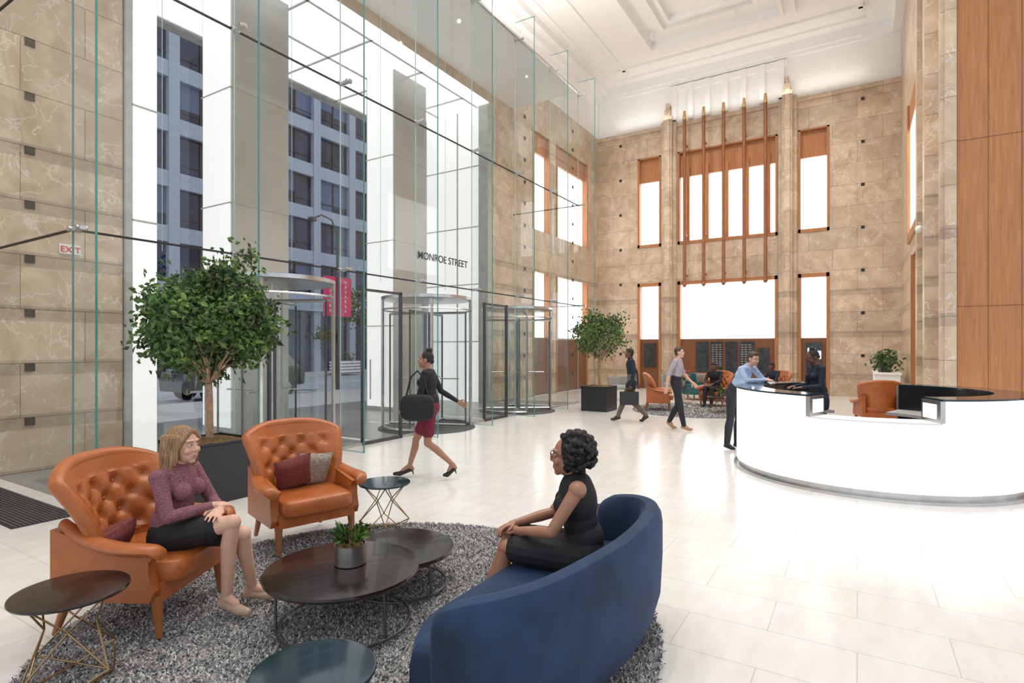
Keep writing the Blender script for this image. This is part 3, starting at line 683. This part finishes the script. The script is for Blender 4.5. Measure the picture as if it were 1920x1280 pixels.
b=MB(); b.box((0,0,.1),(.25,.9,.2),'planter'); leafcloud(b,[(0,y,.34) for y in (-.4,-.2,0,.2,.4)],500,.13,.13,rng); b.obj('potted_plant',loc=(.72,20.2,.98))
# ============================================================ PEOPLE
SK1=mat('skin_fair',(.66,.39,.28),.5,var=.03,vs=12); SK2=mat('skin_brown',(.38,.185,.115),.45,var=.04,vs=12); SK3=mat('skin_dark',(.14,.06,.04),.45,var=.05)
HBl=mat('hair_blonde',(.36,.21,.10),.5,var=.28,vs=9,stretch=(14,14,1.5),bump=.5,bs=30); HBk=mat('hair_black',(.012,.009,.008),.6,var=.4,vs=80,bump=.8,bs=90); HBr=mat('hair_brown',(.06,.035,.022),.55,bump=.4)
LP1=mat('lips_rose',(.52,.2,.17),.4); LP2=mat('lips_dark',(.27,.09,.08),.4)
EW=mat('eye_white',(.7,.68,.65),.2,var=.01); EI=mat('eye_iris',(.05,.03,.02),.15)
CL=dict(maroon=mat('knit_maroon',(.27,.11,.135),.9,var=.22,vs=110,bump=.4,bs=150),black=mat('black_cloth',(.010,.010,.013),.75,bump=.1),navy=mat('navy_cloth',(.012,.018,.04),.8),blue=mat('light_blue_shirt',(.36,.47,.68),.8),
  lav=mat('grey_shirt',(.42,.37,.42),.85),dark=mat('dark_trousers',(.02,.02,.028),.85),tan=mat('tan_shoe',(.42,.24,.13),.6),nude=mat('nude_flats',(.52,.36,.26),.6),bshoe=mat('black_shoe',(.01,.01,.01),.3),wine=mat('wine_skirt',(.16,.01,.03),.8),khaki=mat('khaki',(.14,.12,.09),.85))
class Fig:
    def __init__(s): s.p=[]; s.tags=[]
    def cap(s,a,b,ra,rb,t): s.p.append(('c',V(a),V(b),ra,rb,t))
    def ell(s,c,r,t,R=None): s.p.append(('e',V(c),tuple(r),R or Matrix.Identity(3),0,t))
def basis(x,y,z):
    return Matrix((x,y,z)).transposed()
def hand(F,wr,d,n,sg,curl,tag='skin',k=1.):
    d=d.normalized(); n=(n-d*n.dot(d)).normalized(); s_=d.cross(n)*sg; s_.normalize()
    F.ell(wr+d*.045*k,(.040*k,.052*k,.016*k),tag,basis(s_,d,n)); F.cap(wr-d*.01,wr+d*.03*k,.024*k,.022*k,tag)
    for o,L in zip((.030,.0105,-.0095,-.029),(.070,.078,.072,.056)):
        p=wr+d*.080*k+s_*o*k; ang=curl*.35; v=(d+s_*o*4.5)
        for q,fr in enumerate((.45,.31,.24)):
            dd=(v.normalized()*math.cos(ang)+n*math.sin(ang)); e=p+dd*(L*fr*k); F.cap(p,e,(.0092-.0008*q)*k,(.0085-.0008*q)*k,tag); p=e; ang+=curl*.55
    p=wr+d*.022*k+s_*.028*k; e=p+(d*.65+s_*.7+n*.25)*.045*k; F.cap(p,e,.0125*k,.0105*k,tag); F.cap(e,e+(d*.9+s_*.25+n*.35)*.032*k,.0105*k,.0085*k,tag)
def person(name,pos,f,J,T,mats,voxel=.007,female=False,hair='short',skirt=0,glasses=False,heel=False,curl=.5,z=0.,smile=False):
    J={k:V(v) for k,v in J.items()}; F=Fig(); w=.90 if female else 1.
    x=(J['shR']-J['shL']).normalized(); u=(J['neck']-J['pelvis']).normalized(); x=(x-u*x.dot(u)).normalized(); y=u.cross(x); R=basis(x,y,u)
    pe=J['pelvis']; nk=J['neck']; L=(nk-pe).length
    at=lambda t,dy=0:pe+(nk-pe)*t+y*dy
    F.ell(at(.0,-.01),(.165*w if not female else .165,.115,.13),T['bottom'],R); F.ell(at(.18,-.012),(.15*w,.112,.12),T.get('hipcloth',T['bottom']),R)
    F.ell(at(.40,0),(.135*w,.10,.15),T['top'],R); F.ell(at(.68,0),(.158*w,.112,.17),T['top'],R); F.ell(at(.84,-.01),(.150*w,.088,.09),T['top'],R)
    if female:
        for sg in (-1,1): F.ell(at(.66,.085)+x*(.068*sg),(.058,.052,.058),T['top'],R)
    hf=J['hf'].normalized(); hu=J['hu'].normalized() if 'hu' in J else V((0,0,1)); hu=(hu-hf*hu.dot(hf)).normalized(); hx=hf.cross(hu); HR=basis(hx,hf,hu); hc=J['head']
    hp=lambda a,b_,c:hc+hx*a+hf*b_+hu*c
    F.cap(nk+V((0,0,-.03)),hp(0,-.02,-.06),.055*w,.05*w,'skin')
    if T.get('collar'): F.cap(nk+V((0,0,-.045)),nk+V((0,0,.0)),.072*w,.062*w,T['top'])
    for S,sg in (('L',-1),('R',1)):
        sh=J['sh'+S];el=J['el'+S];wr=J['wr'+S]; st=T.get('sleeve',T['top']); ft=T.get('fore',st)
        F.cap(nk+V((0,0,-.045))+x*sg*.04,sh,.05*w,.05*w,T['top']); c=.007 if st!='skin' else 0
        F.cap(sh,el,.047*w+c,.036*w+c,st); F.ell(sh,(.056*w,.056*w,.056*w),T['top'] if st!='skin' else 'skin')
        c2=.005 if ft!='skin' else 0
        F.cap(el,el.lerp(wr,.35),.036*w+c2,.037*w+c2,ft); F.cap(el.lerp(wr,.35),wr.lerp(el,.06),.037*w+c2,.024*w+c2*1.2,ft)
        hd=J.get('hd'+S,(wr-el)); hn=J.get('hn'+S,-x*sg); hand(F,wr,hd,hn,J['thS'+S].x if 'thS'+S in J else (1 if sg<0 else -1),curl,k=.93 if female else 1.)
        hip=J['hip'+S];kn=J['kn'+S];an=J['an'+S];toe=J['toe'+S]; tt=T['thigh']; ct=T['calf']; c=.012 if tt!='skin' else 0; c2=.012 if ct!='skin' else 0
        F.cap(hip,kn,.083*(.97 if female else 1)+c*.6,.053*w+c*.6,tt); F.ell(kn,(.054*w+c2*.4,)*3,ct if tt=='skin' else tt)
        cd=(an-kn).normalized(); bk=(hip-kn); bk=(bk-cd*bk.dot(cd)); 
        if bk.length<.02: bk=-y
        bk.normalize(); m_=kn.lerp(an,.3)+bk*.012
        F.cap(kn,m_,.05*w+c2,.054*w+c2,ct); F.cap(m_,an,.054*w+c2,.033*w+c2*1.3,ct)
        fd=(toe-an); ft_=Vector((fd.x,fd.y,0)).normalized() if Vector((fd.x,fd.y)).length>.01 else y
        hl=an-ft_*.035+V((0,0,-.045)); hl.z=max(hl.z,.03+(.0)); ball=an.lerp(toe,.65); ball.z=toe.z+.004
        F.cap(an,hl,.036*w,.031*w,'skin' if heel or T.get('low') else T['shoe']); F.cap(hl,ball,.031*w,.036*w,T['shoe']); F.cap(ball,toe,.037*w,.026*w,T['shoe'])
        F.cap(an+V((0,0,.0)),an.lerp(ball,.7)+V((0,0,.012)),.034*w,.026*w,'skin' if (heel or T.get('low')) else T['shoe'])
        if heel: F.cap(hl+V((0,0,-.01)),V((hl.x,hl.y,hl.z-.075))-ft_*.015,.012,.007,T['shoe'])
        if skirt: F.cap(hip,hip.lerp(kn,skirt),.098,.086,T['bottom'])
    if skirt:
        a=J['hipL'].lerp(J['knL'],skirt*.85); c=J['hipR'].lerp(J['knR'],skirt*.85)
        for q in (.25,.5,.75): F.cap(J['hipL'].lerp(J['hipR'],q),a.lerp(c,q),.09,.078,T['bottom'])
    if T.get('coat'):
        for S in 'LR': F.cap(J['hip'+S],J['hip'+S].lerp(J['kn'+S],.22),.10,.10,T['top'])
    # head
    F.ell(hp(0,-.012,.022),(.072,.090,.092),'skin',HR); F.ell(hp(0,.022,-.032),(.056,.064,.078),'skin',HR); F.ell(hp(0,.060,-.092),(.022,.020,.018),'skin',HR); F.ell(hp(0,.048,-.055),(.043,.038,.046),'skin',HR)
    F.cap(hp(0,.078,.016),hp(0,.094,-.020),.007,.0105,'skin'); 
    for sg in (-1,1):
        F.ell(hp(sg*.011,.088,-.024),(.008,.008,.007),'skin',HR); F.ell(hp(sg*.074,-.01,-.005),(.010,.019,.030),'skin',HR); F.ell(hp(sg*.036,.060,-.026),(.024,.022,.024),'skin',HR)
        F.cap(hp(sg*.012,.076,.034),hp(sg*.044,.064,.034),.008,.008,'skin')
    if smile:
        F.cap(hp(-.024,.074,-.047),hp(0,.083,-.056),.0045,.006,'lips'); F.cap(hp(.024,.074,-.047),hp(0,.083,-.056),.0045,.006,'lips'); F.cap(hp(-.012,.081,-.061),hp(.012,.081,-.061),.0065,.0065,'lips')
    else:
        F.cap(hp(-.017,.079,-.053),hp(.017,.079,-.053),.006,.006,'lips'); F.cap(hp(-.012,.080,-.061),hp(.012,.080,-.061),.007,.007,'lips')
    r3=np.random.default_rng(11)
    if hair=='bob':
        F.ell(hp(0,-.026,.034),(.085,.094,.095),'hair',HR)
        for sg in (-1,1):
            for yy,l,rr in ((-.01,-.125,.024),(-.04,-.140,.03),(-.075,-.14,.032),(.012,-.11,.016)):
                F.cap(hp(sg*.07,yy,.05),hp(sg*.080,yy+.008,-.05),.028,rr,'hair'); F.cap(hp(sg*.080,yy+.008,-.05),hp(sg*.086,yy+.006,l),rr,rr*.6,'hair')
            F.cap(hp(sg*.012,.050,.092),hp(sg*.066,.045,.045),.018,.018,'hair'); F.cap(hp(sg*.066,.045,.045),hp(sg*.078,.02,-.01),.018,.02,'hair')
        for xx in (-.045,0,.045): F.cap(hp(xx,-.09,.02),hp(xx*1.2,-.09,-.13),.035,.024,'hair')
    elif hair=='afro':
        F.ell(hp(0,-.045,.03),(.098,.10,.108),'hair',HR)
        for _ in range(230):
            d=V(r3.normal(0,1,3)).normalized()
            if d.y>.5 and d.z<.7: continue
            if d.z<-.85: continue
            p=hp(d.x*.108,-.048+d.y*.11,.022+d.z*.120); F.ell(p,(r3.uniform(.012,.022),)*3,'hair')
    elif hair=='bun':
        F.ell(hp(0,-.024,.032),(.078,.088,.088),'hair',HR); F.ell(hp(0,-.05,.125),(.042,.042,.038),'hair',HR); F.cap(hp(0,-.08,-.02),hp(0,-.03,.09),.035,.04,'hair')
    else:
        F.ell(hp(0,-.024,.034),(.077,.088,.088),'hair',HR); F.ell(hp(0,-.05,-.02),(.068,.05,.06),'hair',HR); F.cap(hp(-.03,.045,.09),hp(.03,.045,.09),.024,.024,'hair')
    tm=MB(); dummy=M['white']
    for p in F.p:
        if p[0]=='c': tm.rcone(p[1],p[2],p[3],p[4],dummy)
        else: tm.ell(p[1],p[2],dummy,R=p[3],nu=20,nv=14)
    tmp=tm.obj('tmp'); rm=tmp.modifiers.new('r','REMESH'); rm.mode='VOXEL'; rm.voxel_size=voxel
    sm=tmp.modifiers.new('s','SMOOTH'); sm.factor=.5; sm.iterations=3 if voxel<.006 else 2
    dg=bpy.context.evaluated_depsgraph_get(); me=bpy.data.meshes.new_from_object(tmp.evaluated_get(dg)); me.name=name
    bpy.data.objects.remove(tmp)
    n=len(me.polygons); ce=np.zeros(n*3); me.polygons.foreach_get('center',ce); ce=ce.reshape(-1,3)
    tags=sorted({p[5] for p in F.p}); best=np.full(n,1e9); idx=np.zeros(n,int)
    for p in F.p:
        if p[0]=='c':
            a=np.array(p[1]);bb=np.array(p[2]);d=bb-a;l2=max(d@d,1e-9); t=np.clip((ce-a)@d/l2,0,1); c=a+t[:,None]*d; sd=np.linalg.norm(ce-c,axis=1)-(p[3]+(p[4]-p[3])*t)
        else:
            q=(ce-np.array(p[1]))@np.array(p[3]); r=np.array(p[2]); k0=np.linalg.norm(q/r,axis=1); k1=np.linalg.norm(q/(r*r),axis=1); sd=k0*(k0-1)/np.maximum(k1,1e-6)
        if p[5]=='hair' : sd=sd-.001
        m_=sd<best; best[m_]=sd[m_]; idx[m_]=tags.index(p[5])
    me.materials.clear()
    for t_ in tags: me.materials.append(mats[t_])
    me.polygons.foreach_set('material_index',idx.astype(np.int32)); me.shade_smooth(); me.update()
    o=bpy.data.objects.new(name,me); scene.collection.objects.link(o); o.location=(pos[0],pos[1],z); o.rotation_euler=(0,0,face_rz(f))
    e=MB()
    for sg in (-1,1):
        e.ell(hp(sg*.030,.0735,.010),(.0120,.0100,.0065),EW,HR); e.ell(hp(sg*.030,.0810,.010),(.0052,.0034,.0052),EI,HR)
        e.tube([hp(sg*.016,.085,.031),hp(sg*.03,.083,.035),hp(sg*.045,.073,.031)],[.0018,.0026,.0012],mats['hair'],6)
        e.tube([hp(sg*.018,.080,.0140),hp(sg*.03,.084,.0175),hp(sg*.042,.076,.0140)],.0014,mats['hair'],5)
        if glasses:
            pts=[hp(sg*(.032+.022*math.cos(a)),.098-.012*abs(math.cos(a)) if math.cos(a)>0 else .098,.008+.017*math.sin(a)) for a in np.linspace(0,2*math.pi,20)[:-1]]
            e.tube(pts,.0022,'redpil',6,closed=True); e.tube([hp(sg*.053,.086,.012),hp(sg*.08,0,.012)],.0022,'redpil',6); e.tube([hp(0,.1,.012),hp(sg*.011,.099,.012)],.002,'redpil',6)
    e.obj('eyes_and_brows',parent=o)
    return o
def mk(skin,hair,lips,**k): d=dict(skin=skin,hair=hair,lips=lips); d.update(k); return d
J=dict(pelvis=(0,-.02,.50),neck=(0,.015,.935),head=(0,.055,1.055),hf=(.12,1,-.03),
 shL=(-.155,.0,.885),shR=(.155,.0,.885),elL=(-.19,.12,.66),elR=(.19,.09,.655),wrL=(.0,.30,.66),wrR=(.02,.27,.69),hdL=(1,.25,-.1),hdR=(-1,.35,-.15),hnL=(0,-.3,-1),hnR=(0,-.2,-1),thSL=(-1,0,0),thSR=(1,0,0),
 hipL=(-.09,.02,.49),hipR=(.09,.02,.50),knL=(-.03,.43,.50),knR=(.06,.42,.60),anL=(-.19,.40,.10),anR=(.0,.34,.115),toeL=(-.23,.54,.035),toeR=(.02,.49,.035))
person('seated_woman_blonde',(-3.67,1.91),(.90,.43),J,dict(top='maroon',bottom='black',hipcloth='maroon',thigh='skin',calf='skin',shoe='nude',low=1),mk(SK1,HBl,LP1,maroon=CL['maroon'],black=CL['black'],nude=CL['nude']),voxel=.0038,female=True,hair='bob',skirt=.62,z=RUGZ,smile=True)
J=dict(pelvis=(0,-.02,.51),neck=(0,.03,.94),head=(0,.07,1.05),hf=(0,1,-.02),
 shL=(-.155,.01,.895),shR=(.155,.01,.895),elL=(-.20,.15,.67),elR=(.18,.17,.67),wrL=(-.05,.36,.625),wrR=(.02,.38,.645),hdL=(.45,.75,-.15),hdR=(-.55,.75,-.15),hnL=(.3,-.1,-1),hnR=(-.3,-.1,-1),thSL=(-1,0,0),thSR=(1,0,0),
 hipL=(-.09,.02,.50),hipR=(.09,.02,.50),knL=(-.06,.42,.53),knR=(.06,.42,.55),anL=(-.02,.56,.115),anR=(.12,.60,.115),toeL=(-.01,.70,.035),toeR=(.14,.75,.035))
person('seated_woman_curly_hair',(-1.35,2.94),(-.92,-.39),J,dict(top='black',bottom='black',sleeve='skin',thigh='skin',calf='skin',shoe='nude',low=1),mk(SK2,HBk,LP2,black=CL['black'],nude=CL['nude']),voxel=.0038,female=True,hair='afro',skirt=.8,glasses=True,z=RUGZ,curl=.8,smile=True)
def walkJ(st=1.,fem=False,h=1.,swing=1.,head=(0,1,0)):
    sx=.155 if fem else .185
    J=dict(pelvis=(0,0,.95),neck=(0,.03,1.45),head=(0,.06,1.575),shL=(-sx,.04,1.40),shR=(sx,.0,1.40),elL=(-sx-.04,.10*swing,1.13),elR=(sx+.04,-.12*swing,1.13),wrL=(-sx-.02,.28*swing,.96),wrR=(sx+.05,-.16*swing,.88),
     hipL=(-.085,0,.90),hipR=(.085,0,.90),knR=(.085,.20*st,.50),anR=(.08,.34*st,.12),toeR=(.08,.34*st+.15,.04),knL=(-.085,.0*st+.02,.48),anL=(-.08,-.34*st,.17),toeL=(-.08,-.34*st+.12,.04))
    J={k:tuple(q*h for q in v) for k,v in J.items()}; J['hf']=head; return J
J=walkJ(1.,True,.98); J['elR']=(.2,-.12,1.12); J['wrR']=(.24,-.34,.98); J['anL']=(-.08,-.30,.20); J['toeL']=(-.08,-.2,.06); J['anR']=(.08,.28,.15)
o=person('walking_woman',(-4.75,5.68),(-.85,-.52),J,dict(top='black',bottom='wine',hipcloth='black',thigh='skin',calf='skin',shoe='bshoe',coat=0),mk(SK2,HBk,LP2,black=CL['black'],wine=CL['wine'],bshoe=CL['bshoe']),voxel=.006,female=True,hair='bun',skirt=.65,heel=True)
b=MB(); b.ell((0,0,0),(.08,.22,.17),CL['black'],e1=.6,e2=.6); b.tube([(0,-.14,.14),(0,-.08,.38),(0,0,.46),(0,.08,.38),(0,.14,.14)],.012,CL['black']); b.obj('handbag',loc=(-.27,.12,.95),parent=o)
J=walkJ(.9,False,1.); J['wrL']=(-.22,.05,.84); J['elL']=(-.22,-.02,1.12)
o=person('walking_man_with_briefcase',(-4.43,12.48),(-.85,-.4),J,dict(top='navy',bottom='khaki',thigh='khaki',calf='khaki',shoe='bshoe',coat=1,collar=1),mk(SK3,HBk,LP2,navy=CL['navy'],khaki=CL['khaki'],bshoe=CL['bshoe']),voxel=.009)
b=MB(); b.box((0,0,0),(.12,.42,.3),'black'); b.tube([(0,-.08,.15),(0,-.06,.2),(0,.06,.2),(0,.08,.15)],.012,'black'); b.obj('briefcase',loc=(-.235,.08,.56),parent=o,bevel=.015)
J=walkJ(.45,False,1.02); person('walking_man',(-3.19,11.7),(.8,.1),J,dict(top='lav',bottom='dark',fore='skin',thigh='dark',calf='dark',shoe='tan'),mk(SK1,HBr,LP1,lav=CL['lav'],dark=CL['dark'],tan=CL['tan']),voxel=.008)
J=dict(pelvis=(0,-.02,.95),neck=(0,.24,1.40),head=(0,.33,1.52),hf=(.15,1,-.25),shL=(-.19,.23,1.35),shR=(.19,.23,1.35),elL=(-.25,.36,1.17),elR=(.25,.36,1.17),wrL=(-.06,.55,1.185),wrR=(.06,.55,1.185),hnL=(0,0,-1),hnR=(0,0,-1),thSL=(-1,0,0),thSR=(1,0,0),
 hipL=(-.09,0,.91),hipR=(.09,0,.91),knL=(-.1,.02,.5),knR=(.1,-.02,.5),anL=(-.1,-.02,.1),anR=(.1,-.08,.1),toeL=(-.11,.12,.035),toeR=(.12,.06,.035))
person('man_leaning_on_desk',(-1.75,9.98),(.93,-.36),J,dict(top='blue',bottom='dark',thigh='dark',calf='dark',shoe='bshoe',collar=1),mk(SK1,HBr,LP1,blue=CL['blue'],dark=CL['dark'],bshoe=CL['bshoe']),voxel=.007)
J=dict(pelvis=(0,0,.95),neck=(0,.05,1.44),head=(0,.10,1.55),hf=(0,1,-.45),hu=(0,.4,1),shL=(-.16,.04,1.39),shR=(.16,.04,1.39),elL=(-.20,.08,1.12),elR=(.20,.08,1.12),wrL=(-.12,.32,1.10),wrR=(.12,.32,1.10),hnL=(0,0,-1),hnR=(0,0,-1),thSL=(-1,0,0),thSR=(1,0,0),
 hipL=(-.09,0,.91),hipR=(.09,0,.91),knL=(-.09,.02,.5),knR=(.09,.02,.5),anL=(-.09,0,.1),anR=(.09,0,.1),toeL=(-.1,.14,.035),toeR=(.1,.14,.035))
person('receptionist_woman',(-.50,9.82),(-.8,-.5),J,dict(top='navy',bottom='navy',thigh='navy',calf='navy',shoe='bshoe',coat=1),mk(SK3,HBk,LP2,navy=CL['navy'],bshoe=CL['bshoe']),voxel=.007,female=True,hair='bun',glasses=True)
sitJ=dict(pelvis=(0,-.02,.53),neck=(0,.03,1.02),head=(0,.08,1.14),hf=(0,1,-.2),shL=(-.18,.01,.97),shR=(.18,.01,.97),elL=(-.22,.14,.74),elR=(.22,.14,.74),wrL=(-.10,.36,.66),wrR=(.10,.36,.66),hnL=(0,0,-1),hnR=(0,0,-1),thSL=(-1,0,0),thSR=(1,0,0),
 hipL=(-.09,.02,.51),hipR=(.09,.02,.51),knL=(-.1,.46,.53),knR=(.1,.46,.53),anL=(-.1,.48,.11),anR=(.1,.48,.11),toeL=(-.11,.62,.035),toeR=(.11,.62,.035))
inst(arm1,'armchair',(-2.15,18.6,0),face_rz((-.6,-.8)))
person('seated_man_reading',(-2.15,18.6),(-.6,-.8),sitJ,dict(top='navy',bottom='dark',thigh='dark',calf='dark',shoe='bshoe'),mk(SK3,HBk,LP2,navy=CL['navy'],dark=CL['dark'],bshoe=CL['bshoe']),voxel=.009)
person('seated_visitor',(-3.5,16.88),(-.2,-1),sitJ,dict(top='lav',bottom='dark',thigh='dark',calf='dark',shoe='bshoe'),mk(SK3,HBk,LP2,lav=CL['black'],dark=CL['dark'],bshoe=CL['bshoe']),voxel=.009,z=.02)
# ============================================================ LIGHTS
w=bpy.data.worlds.new('sky'); scene.world=w; w.use_nodes=True
bg=w.node_tree.nodes['Background']; bg.inputs[0].default_value=(.90,.94,1.0,1); bg.inputs[1].default_value=1.05
bd=MB()
for x in (-6.2,-3.4,-.8):
    for y in (1.5,6,10.5,15,19.5):
        l=bpy.data.lights.new('downlight_lamp','SPOT'); l.energy=440; l.spot_size=math.radians(130); l.spot_blend=.8; l.shadow_soft_size=.05; l.color=(1,.955,.89)
        o=bpy.data.objects.new('downlight_lamp',l); o.location=(x,y,ZC-.32); scene.collection.objects.link(o)
        bd.cyl((x,y,ZC-.28),(x,y,ZC-.02),.05,m='white')
bd.obj('downlight_housings')
def area(name,loc,sx,sy,e,rot=(math.pi,0,0)):
    l=bpy.data.lights.new(name,'AREA'); l.shape='RECTANGLE'; l.size=sx; l.size_y=sy; l.energy=e; l.color=(1,.96,.91)
    o=bpy.data.objects.new(name,l); o.location=loc; o.rotation_euler=rot; scene.collection.objects.link(o)
area('added_ceiling_fill',(-8.5,9.3,9.75),1.6,12.,300); area('added_ceiling_fill',(-4.3,YB-.45,10.95),9.,.25,32)  # added unseen uplights that brighten the ceiling
# ============================================================ CAMERA
c=bpy.data.cameras.new('camera'); co=bpy.data.objects.new('camera',c); scene.collection.objects.link(co); scene.camera=co
co.location=(0,0,1.7); co.rotation_euler=(math.pi/2,0,math.radians(31.59)); c.sensor_width=36; c.lens=19.73; c.shift_y=12/1920; c.clip_start=.05; c.clip_end=300
scene.view_settings.view_transform='Standard'; scene.view_settings.exposure=0
